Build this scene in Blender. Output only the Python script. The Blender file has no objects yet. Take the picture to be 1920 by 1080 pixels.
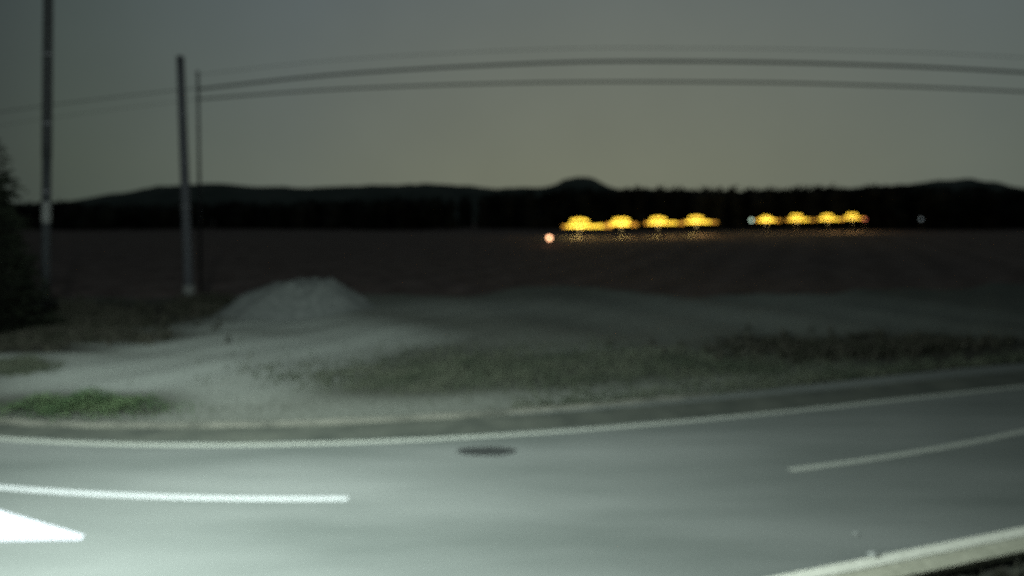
import bpy, bmesh, math, random
import numpy as np
from mathutils import Vector, Matrix, noise
random.seed(7); rng = np.random.default_rng(7)
sc = bpy.context.scene
C = sc.collection

# ------------------------------------------------------------------ camera
F = 1100.0; W = 1920.0; CH = 5.0; PIT = math.radians(3.3)
CY = 412 + F*math.tan(PIT)
cam = bpy.data.cameras.new('camera'); co = bpy.data.objects.new('camera', cam); C.objects.link(co)
co.location = (0, 0, CH); co.rotation_euler = (math.pi/2 - PIT, 0, 0)
cam.sensor_width = 36; cam.lens = 36*F/W
cam.shift_y = -(540 - CY)/W
cam.clip_start = 0.1; cam.clip_end = 8000
cam.dof.use_dof = True; cam.dof.focus_distance = 1.0; cam.dof.aperture_fstop = 1.5
sc.camera = co
sc.view_settings.view_transform = 'Standard'; sc.view_settings.look = 'None'
sc.view_settings.exposure = 0; sc.view_settings.gamma = 1
sc.cycles.use_denoising = False          # the picture keeps its natural grain
sc.cycles.use_adaptive_sampling = False
sc.cycles.sample_clamp_indirect = .6; sc.cycles.sample_clamp_direct = 6
sc.cycles.max_bounces = 4
sc.cycles.filter_width = 1.5

def ray(px, py):
    v = ((px-960)/F, 1.0, -(py-CY)/F); c, s = math.cos(PIT), math.sin(PIT)
    return Vector((v[0], v[1]*c + v[2]*s, -v[1]*s + v[2]*c))
def G(px, py, z=0.0):                     # where a pixel of the photograph meets the level z
    d = ray(px, py); t = (z-CH)/d.z
    return (d.x*t, d.y*t)
def A(px, py, D):                         # the point at depth D seen at that pixel
    d = ray(px, py); t = D/d.y
    return Vector((d.x*t, D, CH + d.z*t))

# ------------------------------------------------------------------ night sky
world = bpy.data.worlds.new('World'); sc.world = world; world.use_nodes = True
nt = world.node_tree; nt.nodes.clear(); N = nt.nodes; L = nt.links
out = N.new('ShaderNodeOutputWorld'); bgs = N.new('ShaderNodeBackground'); bgg = N.new('ShaderNodeBackground')
sky = N.new('ShaderNodeTexSky'); sky.sky_type = 'NISHITA'; sky.sun_disc = False
sky.sun_elevation = math.radians(-6); sky.sun_rotation = math.radians(10)
bgs.inputs[1].default_value = 0.05; L.new(sky.outputs[0], bgs.inputs[0])
tc = N.new('ShaderNodeTexCoord')
az, el = math.radians(9), math.radians(7)
gd = (math.sin(az)*math.cos(el), math.cos(az)*math.cos(el), math.sin(el))
dot = N.new('ShaderNodeVectorMath'); dot.operation = 'DOT_PRODUCT'; dot.inputs[1].default_value = gd
L.new(tc.outputs['Generated'], dot.inputs[0])
rp = N.new('ShaderNodeValToRGB'); L.new(dot.outputs['Value'], rp.inputs[0])
cr = rp.color_ramp; cr.interpolation = 'LINEAR'
cr.elements[0].position = 0.0; cr.elements[0].color = (.030, .034, .034, 1)
cr.elements[1].position = 1.0; cr.elements[1].color = (.170, .177, .140, 1)
for p, c in ((.50, (.038, .046, .046)), (.62, (.044, .053, .050)), (.70, (.072, .087, .075)), (.80, (.104, .120, .106)), (.87, (.125, .140, .124)), (.95, (.150, .160, .132))):
    e = cr.elements.new(p); e.color = c + (1,)
sep = N.new('ShaderNodeSeparateXYZ'); L.new(tc.outputs['Generated'], sep.inputs[0])
mr = N.new('ShaderNodeMapRange'); mr.inputs[1].default_value = .08; mr.inputs[2].default_value = .40; L.new(sep.outputs[2], mr.inputs[0])
mx = N.new('ShaderNodeMix'); mx.data_type = 'RGBA'; mx.blend_type = 'MULTIPLY'
L.new(mr.outputs[0], mx.inputs[0]); L.new(rp.outputs[0], mx.inputs[6]); mx.inputs[7].default_value = (.80, .86, 1.10, 1)
tint = N.new('ShaderNodeMix'); tint.data_type = 'RGBA'; tint.blend_type = 'MULTIPLY'; tint.inputs[0].default_value = 1; tint.inputs[7].default_value = (.975, 1.0, .935, 1); L.new(mx.outputs[2], tint.inputs[6])
nz = N.new('ShaderNodeTexNoise'); nz.inputs['Scale'].default_value = 7; nz.inputs['Detail'].default_value = 5; L.new(tc.outputs['Generated'], nz.inputs[0])
mr2 = N.new('ShaderNodeMapRange'); mr2.inputs[3].default_value = .93; mr2.inputs[4].default_value = 1.07; L.new(nz.outputs[0], mr2.inputs[0])
vm = N.new('ShaderNodeVectorMath'); vm.operation = 'SCALE'; L.new(tint.outputs[2], vm.inputs[0]); L.new(mr2.outputs[0], vm.inputs['Scale'])
L.new(vm.outputs[0], bgg.inputs[0]); bgg.inputs[1].default_value = 1.0
ad = N.new('ShaderNodeAddShader'); L.new(bgs.outputs[0], ad.inputs[0]); L.new(bgg.outputs[0], ad.inputs[1]); L.new(ad.outputs[0], out.inputs[0])

LAMP = (-5.6, 5.0, 8.0)                   # the street lamp beside the camera that lights the bend
LAMP_W = 13500

# ------------------------------------------------------------------ materials
def mat(name, col, rough=.9, scale=6.0, var=.25, bump=0.0, col2=None, emit=None, estr=0, metal=0, detail=6, spec=.3):
    m = bpy.data.materials.new(name); m.use_nodes = True; t = m.node_tree; b = t.nodes['Principled BSDF']
    b.inputs['Roughness'].default_value = rough; b.inputs['Metallic'].default_value = metal
    b.inputs['Specular IOR Level'].default_value = spec
    tcn = t.nodes.new('ShaderNodeTexCoord'); n = t.nodes.new('ShaderNodeTexNoise')
    n.inputs['Scale'].default_value = scale; n.inputs['Detail'].default_value = detail
    t.links.new(tcn.outputs['Object'], n.inputs[0])
    r = t.nodes.new('ShaderNodeValToRGB'); t.links.new(n.outputs[0], r.inputs[0])
    c2 = col2 or tuple(min(1, c*(1+var)) for c in col); c1 = col if col2 else tuple(c*(1-var) for c in col)
    r.color_ramp.elements[0].position = .32; r.color_ramp.elements[1].position = .68
    r.color_ramp.elements[0].color = c1 + (1,); r.color_ramp.elements[1].color = c2 + (1,)
    t.links.new(r.outputs[0], b.inputs['Base Color'])
    if bump:
        bp = t.nodes.new('ShaderNodeBump'); bp.inputs['Strength'].default_value = bump; bp.inputs['Distance'].default_value = .03
        t.links.new(n.outputs[0], bp.inputs['Height']); t.links.new(bp.outputs[0], b.inputs['Normal'])
    if emit:
        b.inputs['Emission Color'].default_value = emit + (1,); b.inputs['Emission Strength'].default_value = estr
    return m

def asphalt():
    m = bpy.data.materials.new('asphalt'); m.use_nodes = True; t = m.node_tree; b = t.nodes['Principled BSDF']
    b.inputs['Roughness'].default_value = .75; b.inputs['Specular IOR Level'].default_value = .25
    tcn = t.nodes.new('ShaderNodeTexCoord')
    big = t.nodes.new('ShaderNodeTexNoise'); big.inputs['Scale'].default_value = .35; big.inputs['Detail'].default_value = 4
    mp = t.nodes.new('ShaderNodeMapping'); mp.inputs['Scale'].default_value = (.35, 1.8, 1)   # worn bands run along the road
    t.links.new(tcn.outputs['Object'], mp.inputs[0]); t.links.new(mp.outputs[0], big.inputs[0])
    fine = t.nodes.new('ShaderNodeTexNoise'); fine.inputs['Scale'].default_value = 55; fine.inputs['Detail'].default_value = 3
    t.links.new(tcn.outputs['Object'], fine.inputs[0])
    r = t.nodes.new('ShaderNodeValToRGB'); t.links.new(big.outputs[0], r.inputs[0])
    r.color_ramp.elements[0].position = .3; r.color_ramp.elements[1].position = .72
    r.color_ramp.elements[0].color = (.088, .103, .088, 1); r.color_ramp.elements[1].color = (.160, .177, .155, 1)
    mr = t.nodes.new('ShaderNodeMapRange'); mr.inputs[1].default_value = .3; mr.inputs[2].default_value = .7; mr.inputs[3].default_value = .72; mr.inputs[4].default_value = 1.28
    t.links.new(fine.outputs[0], mr.inputs[0])
    s = t.nodes.new('ShaderNodeVectorMath'); s.operation = 'SCALE'; t.links.new(r.outputs[0], s.inputs[0]); t.links.new(mr.outputs[0], s.inputs['Scale'])
    t.links.new(s.outputs[0], b.inputs['Base Color'])
    bp = t.nodes.new('ShaderNodeBump'); bp.inputs['Strength'].default_value = .35; bp.inputs['Distance'].default_value = .01
    t.links.new(fine.outputs[0], bp.inputs['Height']); t.links.new(bp.outputs[0], b.inputs['Normal'])
    return m

def ground_mat():
    m = bpy.data.materials.new('earth'); m.use_nodes = True; t = m.node_tree; b = t.nodes['Principled BSDF']
    b.inputs['Roughness'].default_value = .95; b.inputs['Specular IOR Level'].default_value = .1
    tcn = t.nodes.new('ShaderNodeTexCoord')
    def nzz(sc_, det=6):
        n = t.nodes.new('ShaderNodeTexNoise'); n.inputs['Scale'].default_value = sc_; n.inputs['Detail'].default_value = det
        t.links.new(tcn.outputs['Object'], n.inputs[0]); return n
    def ramp(n, a, c, p0=.35, p1=.65):
        r = t.nodes.new('ShaderNodeValToRGB'); t.links.new(n.outputs[0], r.inputs[0])
        r.color_ramp.elements[0].position = p0; r.color_ramp.elements[1].position = p1
        r.color_ramp.elements[0].color = a + (1,); r.color_ramp.elements[1].color = c + (1,); return r.outputs[0]
    n1 = nzz(.5); n2 = nzz(9); n3 = nzz(28, 3)
    dirt = ramp(n2, (.088, .100, .078), (.155, .168, .136))
    grav = ramp(n3, (.22, .25, .21), (.37, .405, .345))
    gras = ramp(n2, (.032, .038, .026), (.066, .072, .054))
    dark = ramp(n2, (.022, .024, .016), (.055, .054, .040))
    field = ramp(n1, (.120, .088, .074), (.205, .160, .136))
    wv = t.nodes.new('ShaderNodeTexWave'); wv.inputs['Scale'].default_value = .045; wv.inputs['Distortion'].default_value = 1.5; wv.inputs['Detail'].default_value = 3
    mpw = t.nodes.new('ShaderNodeMapping'); mpw.inputs['Rotation'].default_value = (0, 0, math.radians(28)); t.links.new(tcn.outputs['Object'], mpw.inputs[0]); t.links.new(mpw.outputs[0], wv.inputs[0])
    mrw = t.nodes.new('ShaderNodeMapRange'); mrw.inputs[3].default_value = .86; mrw.inputs[4].default_value = 1.10; t.links.new(wv.outputs['Fac'], mrw.inputs[0])
    vsc = t.nodes.new('ShaderNodeVectorMath'); vsc.operation = 'SCALE'; t.links.new(field, vsc.inputs[0]); t.links.new(mrw.outputs[0], vsc.inputs['Scale'])
    cur = vsc.outputs[0]
    for att, colr in (('dirt', dirt), ('gravel', grav), ('grass', gras), ('dark', dark)):
        a = t.nodes.new('ShaderNodeAttribute'); a.attribute_name = att
        ad_ = t.nodes.new('ShaderNodeMath'); ad_.operation = 'MULTIPLY_ADD'      # break the patch edges up with noise
        t.links.new(n2.outputs[0], ad_.inputs[0]); ad_.inputs[1].default_value = .7; ad_.inputs[2].default_value = -.35
        sm = t.nodes.new('ShaderNodeMath'); sm.operation = 'ADD'; t.links.new(a.outputs['Fac'], sm.inputs[0]); t.links.new(ad_.outputs[0], sm.inputs[1])
        rr = t.nodes.new('ShaderNodeMapRange'); rr.inputs[1].default_value = .12; rr.inputs[2].default_value = .88; t.links.new(sm.outputs[0], rr.inputs[0])
        mxx = t.nodes.new('ShaderNodeMix'); mxx.data_type = 'RGBA'
        t.links.new(rr.outputs[0], mxx.inputs[0]); t.links.new(cur, mxx.inputs[6]); t.links.new(colr, mxx.inputs[7]); cur = mxx.outputs[2]
    t.links.new(cur, b.inputs['Base Color'])
    bp = t.nodes.new('ShaderNodeBump'); bp.inputs['Strength'].default_value = .6; bp.inputs['Distance'].default_value = .06
    t.links.new(n2.outputs[0], bp.inputs['Height']); t.links.new(bp.outputs[0], b.inputs['Normal'])
    return m

M_asph = asphalt(); M_earth = ground_mat()
M_worn = mat('worn_paint', (.24, .265, .215), .8, 14, col2=(.36, .385, .315))
M_paint = mat('white_paint', (.33, .36, .33), .7, 14, col2=(.46, .48, .45))
M_cream = mat('cream_paint', (.46, .48, .38), .75, 10, col2=(.62, .64, .52))
M_wedge = mat('wedge_white', (.78, .80, .82), .6, 14, var=.06)
M_kerb = mat('kerb_concrete', (.085, .092, .070), .9, 1.2, col2=(.21, .215, .165), bump=.2)
M_gutter = mat('gutter_concrete', (.23, .24, .17), .9, 8, col2=(.36, .37, .27), bump=.2)
M_shoulder = mat('shoulder_asphalt', (.044, .053, .040), .9, 1.1, col2=(.078, .088, .066), bump=.2)
M_pole_lower = mat('pole_lower', (.022, .026, .026), .85, 5, var=.25, bump=.1)  # darker tone for the shaft below the tarred part
M_patch = mat('dark_asphalt', (.026, .030, .026), .9, 20, var=.3)
M_pole = mat('pole_concrete', (.055, .060, .062), .85, 5, var=.2, bump=.1)
M_pole_dark = mat('pole_tarred', (.022, .025, .024), .8, 5, var=.2)
M_pole_pale = mat('pole_band_pale', (.125, .135, .12), .7, 8, var=.15)
M_metal = mat('galvanised', (.10, .105, .105), .7, 12, var=.15)
M_cable = mat('cable_rubber', (.030, .036, .034), .7, 30, var=.2)
M_bark = mat('bark', (.035, .028, .022), .95, 12, var=.35, bump=.4)
M_leafd = mat('conifer_needles', (.006, .008, .005), .9, 3, col2=(.013, .017, .010), spec=.05)
M_wood = mat('far_wood', (.010, .012, .009), .95, .08, col2=(.060, .066, .052), spec=.05)
M_hill = mat('hill_cover', (.070, .088, .072), .95, .01, col2=(.125, .145, .118), spec=.05)
M_grass = mat('grass_blades', (.044, .058, .036), .9, .6, col2=(.095, .108, .072), spec=.1)
M_green = mat('green_leaves', (.034, .072, .028), .85, 2.5, col2=(.090, .132, .060), spec=.15)
M_under = mat('dark_undergrowth', (.024, .028, .018), .95, 1.5, col2=(.062, .062, .046), spec=.05)
M_heap = mat('heap_gravel', (.082, .096, .084), .95, 5, col2=(.155, .172, .152), bump=.8)
M_stone = mat('pale_stone', (.24, .26, .23), .9, 15, var=.2)
M_amb = mat('amber_dim_glow', (.8, .5, .1), .4, 3, emit=(1, .50, .07), estr=.9)
M_yel = mat('sodium_glow', (.8, .6, .2), .4, 3, emit=(1, .66, .05), estr=2.7)
M_org = mat('amber_glow', (.8, .6, .4), .4, 3, emit=(1, .50, .26), estr=6)
M_wht = mat('pale_glow', (.7, .8, .7), .4, 3, emit=(.62, .85, .66), estr=2.6)
M_red = mat('red_glow', (.6, .2, .2), .4, 3, emit=(.9, .20, .14), estr=2.0)
M_dim = mat('dim_glow', (.6, .7, .7), .4, 3, emit=(.6, .75, .8), estr=.6)
M_head = mat('lamp_white', (.8, .8, .8), .4, 3, emit=(.9, 1, .98), estr=40)

# ------------------------------------------------------------------ helpers
def mesh(name, verts, faces, m, parent=None, smooth=False, loc=(0, 0, 0)):
    me = bpy.data.meshes.new(name); me.from_pydata([tuple(v) for v in verts], [], faces); me.update()
    me.materials.append(m)
    if smooth:
        me.polygons.foreach_set('use_smooth', [True]*len(me.polygons))
    o = bpy.data.objects.new(name, me); C.objects.link(o); o.location = loc
    if parent: o.parent = parent
    return o
def tag(o, label=None, cat=None, group=None, kind=None):
    if label: o['label'] = label
    if cat: o['category'] = cat
    if group: o['group'] = group
    if kind: o['kind'] = kind
    return o
def thing(name, loc, label, cat, group=None, rz=0):
    o = bpy.data.objects.new(name, None); C.objects.link(o); o.location = loc; o.rotation_euler.z = rz; o.empty_display_size = .3
    return tag(o, label, cat, group)
def tube(pts, rads, seg=14, cap=True):
    vs, fs = [], []
    pts = [Vector(p) for p in pts]
    for i, p in enumerate(pts):
        d = (pts[min(i+1, len(pts)-1)] - pts[max(i-1, 0)]).normalized()
        up = Vector((0, 0, 1)) if abs(d.z) < .9 else Vector((0, 1, 0))
        a = d.cross(up).normalized(); b = a.cross(d)
        for k in range(seg):
            t = 2*math.pi*k/seg; vs.append(p + (a*math.cos(t) + b*math.sin(t))*rads[i])
    for i in range(len(pts)-1):
        for k in range(seg):
            fs.append((i*seg+k, i*seg+(k+1) % seg, (i+1)*seg+(k+1) % seg, (i+1)*seg+k))
    if cap:
        fs.append(tuple(range(seg))[::-1]); fs.append(tuple((len(pts)-1)*seg+k for k in range(seg)))
    return vs, fs
def box(c, s, bev=0.0):
    bm = bmesh.new(); bmesh.ops.create_cube(bm, size=1)
    for v in bm.verts: v.co = Vector((c[0]+v.co.x*s[0], c[1]+v.co.y*s[1], c[2]+v.co.z*s[2]))
    if bev: bmesh.ops.bevel(bm, geom=bm.edges[:], offset=bev, segments=2, affect='EDGES')
    vs = [v.co.copy() for v in bm.verts]; fs = [tuple(v.index for v in f.verts) for f in bm.faces]
    bm.free(); return vs, fs

# ------------------------------------------------------------------ the bend of the road, in plan
def curve(pix, deg):
    P = [G(*p) for p in pix]; xs = [p[0] for p in P]; ys = [p[1] for p in P]
    k = np.polyfit(xs, ys, deg); x0, x1 = min(xs), max(xs); dk = np.polyder(k)
    def f(x):
        xc = np.clip(x, x0, x1)
        return np.polyval(k, xc) + np.where(x > x1, (x-x1)*np.polyval(dk, x1), 0) + np.where(x < x0, (x-x0)*np.polyval(dk, x0), 0)
    return f
y_far = curve([(0, 824), (200, 831), (450, 833), (800, 826), (1000, 813), (1150, 801), (1400, 779), (1600, 758), (1920, 725)], 3)
y_cen = curve([(0, 914), (200, 926), (500, 935), (650, 935), (1480, 881), (1600, 865), (1920, 808)], 3)
y_near = curve([(1530, 1074), (1650, 1050), (1780, 1023), (1920, 996)], 1)
def y_verge(x): return y_far(x) + 1.45 + .05*np.clip(x, -12, 14)

def offset_pts(f, xs, d):
    out_ = []
    for x in xs:
        s = (float(f(x+.05)) - float(f(x-.05)))/.1; n = Vector((-s, 1)).normalized()
        out_.append((x + n.x*d, float(f(x)) + n.y*d))
    return out_
def ribbon(name, f, x0, x1, d0, d1, z, m, step=.4, h=0.0, rag=0.0, **kw):
    n = max(2, int((x1-x0)/step)+1); xs = np.linspace(x0, x1, n)
    a = offset_pts(f, xs, d0); b = offset_pts(f, xs, d1)
    if rag:
        a = [(p[0], p[1]+random.uniform(-rag, rag)) for p in a]; b = [(p[0], p[1]+random.uniform(-rag, rag)) for p in b]
    if h == 0:
        vs = [(p[0], p[1], z) for p in a] + [(p[0], p[1], z) for p in b]
        fs = [(i, i+1, n+i+1, n+i) for i in range(n-1)]
    else:
        vs = [(p[0], p[1], z) for p in a] + [(p[0], p[1], z+h) for p in a] + [(p[0], p[1], z+h) for p in b] + [(p[0], p[1], z) for p in b]
        fs = []
        for i in range(n-1):
            for q in range(3): fs.append((q*n+i, q*n+i+1, (q+1)*n+i+1, (q+1)*n+i))
        fs += [(0, n, 2*n, 3*n), (n-1, 4*n-1, 3*n-1, 2*n-1)]
    o = mesh(name, vs, fs, m)
    return tag(o, kind='structure', **kw)

# asphalt: one sheet from the near edge to the far verge
xs = np.linspace(-60, 70, 261); nv = []; nf = []
rows = 14
for x in xs:
    yn = float(y_near(x)) - .125; yv = float(y_verge(x)) + .05
    for r in range(rows+1):
        nv.append((x, yn + (yv-yn)*r/rows, 0))
for i in range(len(xs)-1):
    for r in range(rows): a_ = i*(rows+1)+r; nf.append((a_, a_+rows+1, a_+rows+2, a_+1))
tag(mesh('road', nv, nf, M_asph), kind='structure')
ribbon('road_shoulder', y_far, -44, 52, .16, 1.36, .004, M_shoulder, rag=.03)
ribbon('edge_line', y_far, -45, 50, -.10, .09, .004, M_worn)
ribbon('edge_line', y_near, -30, 40, -.10, .09, .004, M_cream)
ribbon('centre_line', y_cen, -13.5, G(652, 935)[0], -.09, .07, .004, M_paint, step=.2)
ribbon('centre_line', y_cen, G(1480, 881)[0], 15.0, -.09, .07, .004, M_worn, step=.2)
ribbon('kerb', y_verge, -45, G(1330, 741)[0], 0, .24, -.05, M_kerb, h=.10, step=.5, rag=.025)
ribbon('gutter', y_near, -30, 40, -.42, -.13, -.08, M_gutter, h=.09)
p = [G(158, 1004), G(152, 1013), G(0, 1015), G(-420, 1018), G(-420, 850), G(-150, 912), G(0, 958)]  # flat, nearly pure white wedge lying on the asphalt
tag(mesh('white_wedge', [(a[0], a[1], .008) for a in p], [tuple(range(len(p)))[::-1]], M_wedge), kind='structure')
cx, cyy = G(912, 846); vs = []
for k in range(40):
    t = 2*math.pi*k/40; r = 1 + .10*noise.noise(Vector((math.cos(t)*1.5, math.sin(t)*1.5, 3)))
    vs.append((cx + .66*r*math.cos(t), cyy + .24*r*math.sin(t), .004))
tag(mesh('asphalt_patch', vs, [tuple(range(40))], M_patch), kind='structure')

# ------------------------------------------------------------------ ground: one sheet to the horizon
def sm(a, b, v):
    t = np.clip((v-a)/(b-a), 0, 1); return t*t*(3-2*t)
def edge_depth(x):      # where the lit earth platform drops to the field
    return 38 + 1.6*np.sin(x*.21+1) + .9*np.sin(x*.55) + np.clip((x-12)*.10, 0, 6) - np.clip((-14-x)*.35, 0, 8)
def z_ground(x, y):
    s = y - y_verge(x); near = y_near(x) - .40 - y
    z = -.03 + .0*x
    und = .10*np.sin(x*.31+.4)*np.sin(y*.37) + .06*np.sin(x*.9+y*.5) + .03*np.sin(x*2.1-y*1.7)
    z = np.where(s > .1, z + sm(.1, 5, s)*(und + .12) + .03*sm(.1, .5, s), z)
    z = np.where((s <= .12) & (near <= 0), -.10, z)
    e = edge_depth(x); z = z - 1.9*sm(0, 4.5, y-e) + .3*sm(-3, 0, y-e)*(1-sm(0, 1.5, y-e))*(.5+.5*np.sin(x*.4))
    z = z + 1.9*sm(50, 150, y) + .35*sm(45, 70, y)*np.sin(x*.045+y*.05)
    z = np.where(near > 0, -.10 - .75*sm(0, .35, near) + .70*sm(1.0, 1.5, near), z)
    return z
gx = np.concatenate([-np.geomspace(3200, 61, 26), np.arange(-60, 60.1, .4), np.geomspace(61, 3200, 26)])
gy = np.concatenate([[-60, -30, -12, 0], np.arange(4, 22, .22), np.arange(22, 50, .4), np.geomspace(50.5, 3200, 60)])
GX, GY = np.meshgrid(gx, gy, indexing='ij'); GZ = z_ground(GX, GY)
nxg, nyg = len(gx), len(gy)
idx = np.arange(nxg*nyg).reshape(nxg, nyg)
q = np.stack([idx[:-1, :-1], idx[1:, :-1], idx[1:, 1:], idx[:-1, 1:]], -1).reshape(-1, 4)
gme = bpy.data.meshes.new('ground'); gme.from_pydata(np.stack([GX, GY, GZ], -1).reshape(-1, 3).tolist(), [], q.tolist()); gme.update()
gme.materials.append(M_earth); gme.polygons.foreach_set('use_smooth', [True]*len(gme.polygons))
ground = bpy.data.objects.new('ground', gme); C.objects.link(ground); tag(ground, kind='structure')
def blob(px, py, rx, ry, rot=0):           # a patch of ground cover, in metres
    x0, y0 = G(px, py); x1, _ = G(px+rx, py); _, ya = G(px, py-ry); _, yb = G(px, py+ry)
    a, b_ = abs(x1-x0), abs(ya-yb)/2; yc = (ya+yb)/2
    X, Y = GX-x0, GY-yc; c, s = math.cos(rot), math.sin(rot)
    d = np.sqrt(((X*c+Y*s)/a)**2 + ((-X*s+Y*c)/b_)**2)
    t_ = np.clip((1.75-d)/1.4, 0, 1); return t_*t_*(3-2*t_)
S = GY - y_verge(GX)
plat = 1 - sm(-.5, 2.5, GY-edge_depth(GX))
dirt = plat*1.0
grav = np.zeros_like(GX)
for b_ in ((250, 705, 260, 36), (-120, 700, 200, 40), (440, 655, 260, 24), (430, 722, 190, 42), (560, 690, 170, 44), (640, 640, 190, 26), (420, 612, 260, 16), (1020, 668, 160, 8), (860, 582, 260, 18), (1290, 553, 90, 5), (1450, 590, 420, 34)):
    grav = np.maximum(grav, blob(*b_)*(.50 if b_[0] == 430 else .95 if b_[0] < 480 else .75 if b_[0] < 700 else .42))
gras = np.zeros_like(GX)
for b_ in ((150, 758, 190, 20), (960, 705, 380, 46), (1350, 700, 320, 30), (1700, 715, 300, 18), (40, 700, 60, 12), (800, 730, 200, 24), (330, 770, 160, 10)):
    gras = np.maximum(gras, blob(*b_)*.8)
gras = np.maximum(gras, (1-sm(0.2, .6, np.abs(S-.3)))*.4)
gras = gras*(1-.8*(sm(.3, .7, S)*(1-sm(1.2, 2.4, S)))*(GX > -9))
grav = np.maximum(grav, sm(.25, .8, S)*(1-sm(.8, 2.4, S))*.16)
dark = np.zeros_like(GX)
for b_ in ((190, 600, 230, 36), (140, 640, 190, 14), (20, 662, 120, 12), (1680, 660, 330, 26), (1850, 690, 200, 24), (-60, 640, 260, 34), (1480, 655, 120, 10), (40, 668, 140, 8), (380, 575, 60, 14)):
    dark = np.maximum(dark, blob(*b_)*.95)
dark = np.maximum(dark, np.where(y_near(GX)-.45-GY > 0, 1, 0)*(1-sm(1.1, 1.5, y_near(GX)-.42-GY)))
for nm, a_ in (('dirt', dirt), ('gravel', grav), ('grass', gras), ('dark', dark)):
    at = gme.attributes.new(nm, 'FLOAT', 'POINT'); at.data.foreach_set('value', a_.reshape(-1).astype(np.float32))

# narrow pale road across the field below the floodlights
ra, rb_ = G(1010, 452), G(1420, 436); vs = []
for i in range(41):
    t = i/40; x = ra[0] + (rb_[0]-ra[0])*t; y = ra[1] + (rb_[1]-ra[1])*t; nx_, ny_ = -.45, .9
    for d_ in (-1.6, 1.6):
        X_, Y_ = x + nx_*d_, y + ny_*d_; vs.append((X_, Y_, float(z_ground(np.array(X_), np.array(Y_))) + .12))
tag(mesh('field_road', vs, [(2*i, 2*i+2, 2*i+3, 2*i+1) for i in range(40)], M_gutter), kind='structure')

# ------------------------------------------------------------------ hills
def hill_patch(prof, D, depth, rough):
    vs, fs = [], []; px = np.linspace(prof[0][0], prof[-1][0], 300)
    py = np.interp(px, [p_[0] for p_ in prof], [p_[1] for p_ in prof]); nr = 16
    for i, (a_, b_) in enumerate(zip(px, py)):
        top = A(a_, b_, D)
        for r in range(nr+1):
            u = r/nr*2-1; prf = (math.cos(u*math.pi)+1)/2
            y = D + u*depth; n_ = noise.fractal(Vector((top.x*.01, y*.01, 0)), 1, 2, 5)*rough
            vs.append((top.x*(1+.1*u), y, -3 + (top.z+3+n_*.6)*prf))
    for i in range(len(px)-1):
        for r in range(nr): k = i*(nr+1)+r; fs.append((k, k+nr+1, k+nr+2, k+1))
    return vs, fs
hp = [(-900, 405), (-400, 392), (-100, 385), (60, 384), (150, 382), (185, 372), (230, 365), (300, 353), (350, 347), (400, 343), (450, 347), (520, 352), (600, 352), (700, 347), (800, 346),
      (900, 351), (1000, 354), (1035, 349), (1055, 339), (1075, 332), (1090, 331), (1110, 336), (1130, 346), (1160, 354), (1300, 358), (1500, 359), (1600, 352), (1700, 346), (1750, 339), (1800, 337), (1840, 342), (1880, 352), (1940, 357), (2100, 372), (2600, 392), (3000, 405)]
v_, f_ = hill_patch(hp, 1900, 600, 13)
tag(mesh('hills', v_, f_, M_hill, smooth=True), kind='structure')

# ------------------------------------------------------------------ the far wood, one dark mass of crowns
def leaf_cloud(n, centres, radii, size, zs=1.0):
    """n leaf-sized triangles spread over lumpy crowns"""
    centres = np.array(centres); radii = np.array(radii)
    w = radii**2; k = rng.choice(len(centres), n, p=w/w.sum())
    d = rng.normal(size=(n, 3)); d /= np.linalg.norm(d, axis=1)[:, None]
    r = radii[k]*rng.uniform(.72, 1.08, n)
    c = centres[k] + d*r[:, None]*np.array([1, 1, zs])
    t = rng.normal(size=(n, 3, 3)); t /= np.linalg.norm(t, axis=2)[:, :, None]
    sz = size*rng.uniform(.6, 1.4, n)
    v = (c[:, None, :] + t*sz[:, None, None]).reshape(-1, 3)
    return v, np.arange(n*3).reshape(-1, 3)
tl = [(-700, 368), (-200, 372), (60, 380), (100, 378), (170, 382), (300, 383), (420, 381), (600, 378), (800, 372), (950, 362), (1050, 356), (1150, 353), (1400, 353), (1560, 350), (1700, 348), (1820, 352), (1920, 357), (2300, 356), (2800, 366)]
cen, rad = [], []
for i in range(620):
    px = random.uniform(-600, 2600); D = random.uniform(290, 380)
    ty = np.interp(px, [p_[0] for p_ in tl], [p_[1] for p_ in tl]) + random.gauss(2.0, 1.9)
    top = A(px, ty, D); r = random.uniform(3.2, 6.0); z = top.z - r*.9
    while z > -2:
        cen.append((top.x + random.uniform(-1, 1), D + random.uniform(-2, 2), z)); rad.append(r*random.uniform(.85, 1.1)); z -= r*.95
v1, f1 = leaf_cloud(90000, cen, rad, 1.5)
vs, fs = v1.tolist(), f1.tolist()
bm = bmesh.new(); bmesh.ops.create_icosphere(bm, subdivisions=1, radius=.86); iv = [v.co.copy() for v in bm.verts]; jf = [tuple(v.index for v in f.verts) for f in bm.faces]; bm.free()
for c_, r_ in zip(cen, rad):
    o_ = len(vs); vs += [(c_[0]+v.x*r_, c_[1]+v.y*r_, c_[2]+v.z*r_) for v in iv]; fs += [tuple(o_+k for k in f) for f in jf]
tag(mesh('woods', vs, fs, M_wood), 'long dark mass of trees along the far side of the field', kind='stuff')

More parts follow.
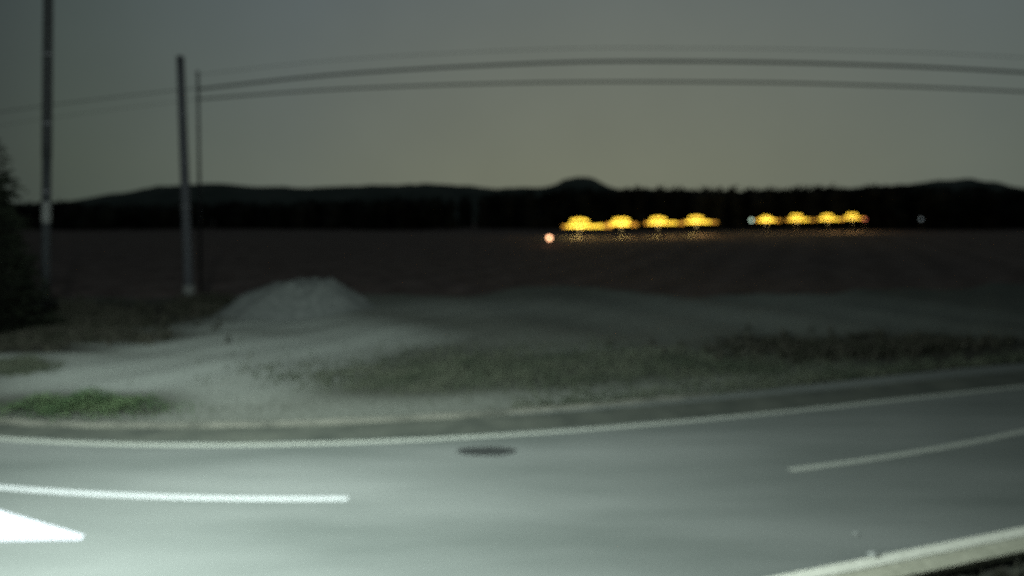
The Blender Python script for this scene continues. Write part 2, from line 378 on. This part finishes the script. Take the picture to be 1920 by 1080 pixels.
# ------------------------------------------------------------------ utility poles and cables
def pole(base_px, D, top, r0, r1, label, group='utility poles beside the field', upper=None, band=None, foot=None, lean=0):
    b = A(base_px[0], base_px[1], D); zg = float(z_ground(np.array(b.x), np.array(D))); b.z = zg
    t = A(top[0], top[1], D)
    o = thing('utility_pole', b, label, 'utility pole', group)
    def at(z): k = (z - b.z)/(t.z - b.z); return (t - b)*k, r0 + (r1-r0)*k
    def seg(name, z0, z1, m, extra=0.0, lab=None):
        ps, rs = [], []
        for i in range(9):
            q_, r = at(z0 + (z1-z0)*i/8); ps.append(q_); rs.append(r+extra)
        v, f = tube(ps, rs, 18); p_ = mesh(name, v, f, m, o, smooth=True)
        if lab: p_['label'] = lab
    zt = t.z
    if upper:
        seg('shaft', b.z-.4, A(90, upper, D).z, M_pole_lower); seg('upper_shaft', A(90, upper, D).z+.003, zt, M_pole_dark, .02)
    else: seg('shaft', b.z-.4, zt, M_pole)
    if band: seg('band', A(0, band[1], D).z, A(0, band[0], D).z, M_pole_pale, .015)
    if foot: seg('foot_collar', b.z-.05, b.z+foot, M_pole_pale, .07)
    q_, r = at(zt); v, f = tube([q_, q_+Vector((0, 0, .12))], [r*1.15, r*.5], 18); mesh('cap', v, f, M_metal, o)
    for k in range(3):
        q_, r = at(b.z + 1.8 + (zt-b.z-2)*(.3+.22*k)); v, f = tube([q_-Vector((0, 0, .05)), q_+Vector((0, 0, .05))], [r+.03, r+.03], 18); mesh('clamp', v, f, M_metal, o)
    return o
pole((85, 600), 28.5, (91, -60), .19, .17, 'tall pole by the dark conifer, tarred black above and pale below', upper=297, band=(378, 418))
p2 = pole((355, 566), 37.0, (338, 108), .29, .22, 'thick concrete pole with a pale foot, ending in the sky between two others', foot=.7)
p3 = pole((376, 532), 46.5, (371, 135), .11, .09, 'slender pale pole just behind the thick one, carrying the cables')

zi = p3.location
for py_ in (140, 167, 186):
    h_ = A(372, py_, 46.5) - zi
    bx_ = float(A(np.interp(py_, [135, 532], [371, 376]), py_, 46.5).x) - zi.x
    v, f = tube([(bx_, -.02, h_.z), (bx_, -.16, h_.z), (bx_, -.20, h_.z), (bx_, -.34, h_.z)], [.03, .03, .07, .05], 10); mesh('insulator', v, f, M_stone, p3)
def cable(px, D, r, label):
    P = [A(a, b, float(np.interp(a, D[0], D[1]))) for a, b in px]
    n = 60; ts = np.linspace(0, len(P)-1, n); pts = []
    for t in ts:      # Catmull-Rom
        i = min(int(t), len(P)-2); u = t-i
        p0, p1, p2_, p3_ = P[max(i-1, 0)], P[i], P[i+1], P[min(i+2, len(P)-1)]
        pts.append(.5*((2*p1) + (p2_-p0)*u + (2*p0-5*p1+4*p2_-p3_)*u*u + (3*p1-p0-3*p2_+p3_)*u**3))
    o0 = pts[0].copy(); v, f = tube([q_-o0 for q_ in pts], [r]*n, 8)
    return tag(mesh('overhead_cable', v, f, M_cable, smooth=True, loc=o0), label, 'cable', 'cables strung over the field')
DD = ([-400, 372, 1200, 1920, 2600], [56, 46.5, 38, 41, 48])
cable([(372, 167), (640, 139), (1000, 119), (1280, 115), (1600, 121), (1920, 136), (2500, 176)], DD, .080, 'thick dark cable leading right from the slender pole, middle of three')
cable([(372, 186), (640, 167), (1000, 155), (1350, 154), (1600, 159), (1920, 172), (2500, 204)], DD, .062, 'lower dark cable leading right from the slender pole')
cable([(372, 140), (640, 112), (1000, 93), (1250, 90), (1600, 95), (1920, 108), (2500, 146)], DD, .018, 'faint thin cable leading right, topmost of the three')
cable([(372, 165), (200, 184), (0, 210), (-350, 262)], DD, .030, 'thin cable leading left from the slender pole, the upper one')
cable([(372, 186), (200, 207), (0, 235), (-350, 290)], DD, .014, 'thinnest cable leading left from the slender pole, the lower one')

# ------------------------------------------------------------------ conifer at the left edge
tb = A(-14, 640, 24.0); tb.z = float(z_ground(np.array(tb.x), np.array(tb.y)))
tree = thing('conifer_tree', tb, 'dark conifer with a pointed crown beside the tarred pole', 'tree')
Ht = A(-12, 262, 24.0).z - tb.z
v, f = tube([(0, 0, -.2), (0, 0, Ht*.5), (0, 0, Ht*.97)], [.26, .15, .02], 10); mesh('trunk', v, f, M_bark, tree, smooth=True)
vs, fs = [], []
for lay in range(46):
    k = lay/45; z = .5 + (Ht-.5)*k; R = 2.15*(1-k)**.85 + .12; nb = int(8 + 8*(1-k))
    for b_ in range(nb):
        a_ = random.uniform(0, 6.283); Rb = R*random.uniform(.62, 1.12)
        for s_ in range(int(10+16*(1-k))):
            u = random.random()**.6; r = Rb*u; zz = z - .28*r + .12*r*r/max(Rb, .3) + random.uniform(-.12, .12)
            spread = .16 + .22*(1-u)
            c_ = Vector((math.cos(a_)*r + random.gauss(0, spread), math.sin(a_)*r + random.gauss(0, spread), zz))
            d1 = Vector((math.cos(a_), math.sin(a_), random.uniform(-.5, .5))).normalized()*random.uniform(.12, .3)
            d2 = Vector((random.gauss(0, 1), random.gauss(0, 1), random.gauss(0, 1))).normalized()*random.uniform(.05, .12)
            o_ = len(vs); vs += [c_-d2, c_+d2, c_+d1]; fs.append((o_, o_+1, o_+2))
mesh('crown', vs, fs, M_leafd, tree)

# ------------------------------------------------------------------ gravel heap
hc = G(545, 596); hv, hf = [], []; nr, na = 22, 72
Zt = A(545, 525, hc[1]+1.6).z
for i in range(nr+1):
    u = i/nr
    for k in range(na):
        a_ = 2*math.pi*k/na; c_, s_ = math.cos(a_), math.sin(a_)
        R = (5.0 if c_ < 0 else 4.6)*(1+.07*noise.noise(Vector((c_*2, s_*2, 1))))
        x, y = R*u*c_ + .35*(1-u), .62*R*u*s_
        h = Zt*(1-u**2.6)**1.7 if u < 1 else 0
        h += .34*noise.fractal(Vector((x*.9, y*.9, 4)), 1, 2, 5)*(1-u*.6) - (.3 if u > .98 else 0)
        hv.append((x, y, h))
for i in range(nr):
    for k in range(na): hf.append((i*na+k, (i+1)*na+k, (i+1)*na+(k+1) % na, i*na+(k+1) % na))
heap = mesh('gravel_heap', hv, hf, M_heap, smooth=True, loc=(hc[0], hc[1]+1.6, 0))
tag(heap, 'broad rounded grey gravel heap at the edge of the dark field', 'gravel heap')

# ------------------------------------------------------------------ grass and undergrowth
def blades(name, n, region, hmin, hmax, m, wid=.012, label=None, tuft=5, **kw):
    vs, fs = [], []; c = 0
    while c < n:
        x, y = region(); zg = float(z_ground(np.array(x), np.array(y)))
        for _ in range(tuft):
            h = random.uniform(hmin, hmax); a_ = random.uniform(0, 6.283); bx, by = x+random.gauss(0, .05), y+random.gauss(0, .05)
            lx, ly = random.gauss(0, .35)*h, random.gauss(0, .35)*h; dx, dy = math.cos(a_)*wid, math.sin(a_)*wid
            o_ = len(vs)
            vs += [(bx-dx, by-dy, zg-.02), (bx+dx, by+dy, zg-.02), (bx+lx*.4-dx*.7, by+ly*.4-dy*.7, zg+h*.6), (bx+lx*.4+dx*.7, by+ly*.4+dy*.7, zg+h*.6), (bx+lx, by+ly, zg+h)]
            fs += [(o_, o_+1, o_+3, o_+2), (o_+2, o_+3, o_+4)]
        c += 1
    return tag(mesh(name, vs, fs, m), label, kind='stuff', **kw)
spots_g = [(1000, 695, 420, 40), (1000, 695, 420, 40), (1350, 690, 340, 30), (1700, 705, 300, 16), (30, 700, 50, 10), (800, 712, 260, 26)]
def reg_g():
    while True:
        if random.random() < .16:
            x = random.uniform(0, 26); y = float(y_verge(x)) + .22 + abs(random.gauss(0, .5)); return x, y
        b_ = random.choice(spots_g); px, py = random.gauss(b_[0], b_[2]*.5), random.gauss(b_[1], b_[3]*.5)
        x, y = G(px, py)
        if y > float(y_verge(x)) + .25 + 2.2*random.random()**2: return x, y
blades('grass', 7500, reg_g, .03, .17, M_grass, label='patchy low grass over the verge behind the road')
def reg_u():
    while True:
        b_ = random.choice(((150, 600, 190, 28), (120, 640, 170, 12), (1680, 660, 330, 22), (1850, 690, 200, 20), (-40, 640, 200, 30), (380, 578, 60, 14)))
        x, y = G(random.gauss(b_[0], b_[2]*.45), random.gauss(b_[1], b_[3]*.45))
        if float(y_verge(x)) + 2 < y < 37: return x, y
blades('undergrowth', 5200, reg_u, .10, .42, M_under, wid=.03, label='dark scrubby undergrowth at both sides of the open ground', tuft=6)
def reg_n():
    x = random.uniform(2, 14); return x, float(y_near(x)) - random.uniform(.5, 1.6)
blades('weeds', 700, reg_n, .1, .3, M_under, wid=.015, label='dark weeds below the concrete edge of the near roadside')

# leafy green clump by the kerb
cl = G(140, 772); vs, fs = [], []
for i in range(5200):
    u = random.gauss(0, .55); w = random.gauss(0, .42)
    x = u*2.0; y = w*.9; hmax = .42*math.exp(-(u*u)*.9 - w*w*1.2)*(1+.35*math.sin(u*9+1))
    z = random.random()**.7*hmax
    a_ = random.uniform(0, 6.283); s_ = random.uniform(.03, .075); d1 = Vector((math.cos(a_), math.sin(a_), random.uniform(0, .9)))*s_; d2 = Vector((-math.sin(a_), math.cos(a_), random.uniform(-.3, .3)))*s_*.45
    c_ = Vector((x, y, z)); o_ = len(vs); vs += [c_, c_+d1*.5+d2, c_+d1, c_+d1*.5-d2]; fs.append((o_, o_+1, o_+2, o_+3))
tag(mesh('leafy_clump', vs, fs, M_green, loc=(cl[0]+.1, cl[1]+.15, 0)), 'bright green leafy clump growing low behind the kerb', 'plant')

# small stones on the road
def stone(px, py, r, label):
    x, y = G(px, py); bm = bmesh.new(); bmesh.ops.create_icosphere(bm, subdivisions=3, radius=r)
    for v in bm.verts:
        k = 1 + .25*noise.noise(v.co*(2.2/r)*.6 + Vector((px, 0, 0))); v.co = Vector((v.co.x*k*1.2, v.co.y*k, v.co.z*k*.6))
    vs = [v.co.copy() for v in bm.verts]; fs = [tuple(v.index for v in f.verts) for f in bm.faces]; bm.free()
    tag(mesh('stone', vs, fs, M_stone, smooth=True, loc=(x, y, r*.5)), label, 'stone', 'stones on the road')
stone(1637, 1043, .06, 'pale stone lying on the near white edge line')
stone(1605, 1003, .035, 'small pale stone lying on the bare asphalt')

# ------------------------------------------------------------------ floodlight masts beyond the field
def mast(body, cap, D, label):
    """a mast with two crossbars of yellow lamps; body = (x0, x1, y), cap = (x0, x1, y)"""
    xm = (cap[0]+cap[1])/2; b = A(xm, 450, D); b.z = float(z_ground(np.array(b.x), np.array(D)))
    o = thing('floodlight_mast', b, label, 'floodlight', 'yellow floodlights beyond the field')
    zb, zc = A(0, body[2], D).z - b.z, A(0, cap[2], D).z - b.z
    v, f = tube([(0, 0, -.3), (0, 0, zc+.3)], [.16, .09], 10); mesh('mast', v, f, M_pole_dark, o)
    for (x0, x1, py), z in ((body, zb), (cap, zc)):
        xa, xb = A(x0+5, py, D).x - b.x, A(x1-5, py, D).x - b.x
        v, f = box(((xa+xb)/2, .14, z), (xb-xa+(6 if py == body[2] else .5), .12, .12)); mesh('crossbar', v, f, M_pole_dark, o)
        n = max(2, round((xb-xa)/1.25)+1)
        for k in range(n):
            x = xa + (xb-xa)*k/(n-1)
            v, f = box((0, 0, 0), (.95, .22, .62), .06); l = mesh('lamp', v, f, M_yel, o, loc=(x, -.04, z - (.30*(2*k/(n-1)-1)**2 if py == cap[2] else 0))); l.rotation_euler.x = math.radians(-12)
        if py == body[2]:
            for x in (xa-1.15, xb+1.15, xb+2.3):  # glowing boxes added to imitate the orange falloff around the real lamps
                v, f = box((0, 0, 0), (.95, .22, .55), .06); l = mesh('lamp', v, f, M_amb, o, loc=(x, -.04, z-.12)); l['label'] = 'dim amber glow piece added as a fringe at the end of the row'
    ld = bpy.data.lights.new('lamp_light', 'POINT'); ld.energy = 1700; ld.color = (1, .66, .25); ld.shadow_soft_size = .4
    lo = bpy.data.objects.new('lamp_light', ld); C.objects.link(lo); lo.parent = o; lo.location = (0, -.8, zb - .6)
    return o

mast((1062, 1132, 424), (1069, 1104, 412), 150, 'widest yellow floodlight cluster, nearest to the peach lamp')
mast((1142, 1182, 420), (1148, 1182, 411), 163, 'second yellow floodlight cluster from the peach lamp')
mast((1214, 1270, 418), (1218, 1250, 409), 177, 'wide yellow floodlight cluster, third from the peach lamp')
mast((1284, 1334, 416), (1290, 1320, 407), 190, 'fourth yellow floodlight cluster, last one before the dark gap')
mast((1420, 1455, 413), (1425, 1448, 407), 212, 'yellow floodlight cluster right beside the pale green lamp')
mast((1477, 1518, 412), (1480, 1506, 404), 222, 'yellow floodlight cluster standing alone, second after the dark gap')
mast((1534, 1576, 411), (1538, 1564, 404), 232, 'yellow floodlight cluster touching the one by the red lamp')
mast((1582, 1612, 409), (1584, 1610, 402), 240, 'narrow yellow floodlight cluster beside the red lamp')

def lamp_post(px, py, D, s, m, label, cat='lamp'):
    p_ = A(px, py, D); zg = float(z_ground(np.array(p_.x), np.array(D)))
    o = thing('lamp_post', (p_.x, D, zg), label, cat); h = p_.z - zg
    v, f = tube([(0, .12, -.2), (0, .12, h-.1)], [.07, .05], 10); mesh('post', v, f, M_metal, o)
    bm = bmesh.new(); bmesh.ops.create_uvsphere(bm, u_segments=16, v_segments=10, radius=s)
    vs = [Vector((v.co.x, v.co.y, v.co.z)) for v in bm.verts]; fs = [tuple(v.index for v in f.verts) for f in bm.faces]; bm.free()
    mesh('globe', vs, fs, m, o, smooth=True, loc=(0, 0, h))
    v, f = tube([(0, 0, h+s*.9), (0, 0, h+s*1.25)], [s*.8, s*.3], 12); mesh('lamp_cap', v, f, M_metal, o)
lamp_post(1030, 446, 120, .42, M_org, 'single round peach coloured lamp left of the yellow floodlights')
lamp_post(1409, 413, 205, .45, M_wht, 'round pale green lamp at the left end of the second floodlight row')
lamp_post(1622, 411, 240, .34, M_red, 'dim red lamp at the right end of the floodlights')
lamp_post(1727, 411, 240, .36, M_dim, 'very faint pale lamp standing alone before the far wood')

# ------------------------------------------------------------------ street lamp beside the camera (outside the picture)
sl = thing('street_lamp', (-8.2, 3.0, -.05), 'white street lamp on the near side of the bend', 'street lamp')
v, f = tube([(0, 0, -.3), (0, 0, 7.2), (.5, .4, 8.0), (1.6, 1.25, 8.32), (2.3, 1.8, 8.3)], [.1, .07, .05, .045, .045], 12); mesh('post', v, f, M_metal, sl, smooth=True)
v, f = box((2.6, 2.0, 8.34), (.7, .32, .12), .03); mesh('lamp_head', v, f, M_metal, sl)
v, f = box((2.6, 2.0, 8.265), (.5, .22, .02)); mesh('diffuser', v, f, M_head, sl)
ld = bpy.data.lights.new('street_light', 'POINT'); ld.energy = LAMP_W; ld.color = (.89, 1.0, 1.02); ld.shadow_soft_size = .15
lo = bpy.data.objects.new('street_light', ld); C.objects.link(lo); lo.location = (LAMP[0], LAMP[1], LAMP[2])
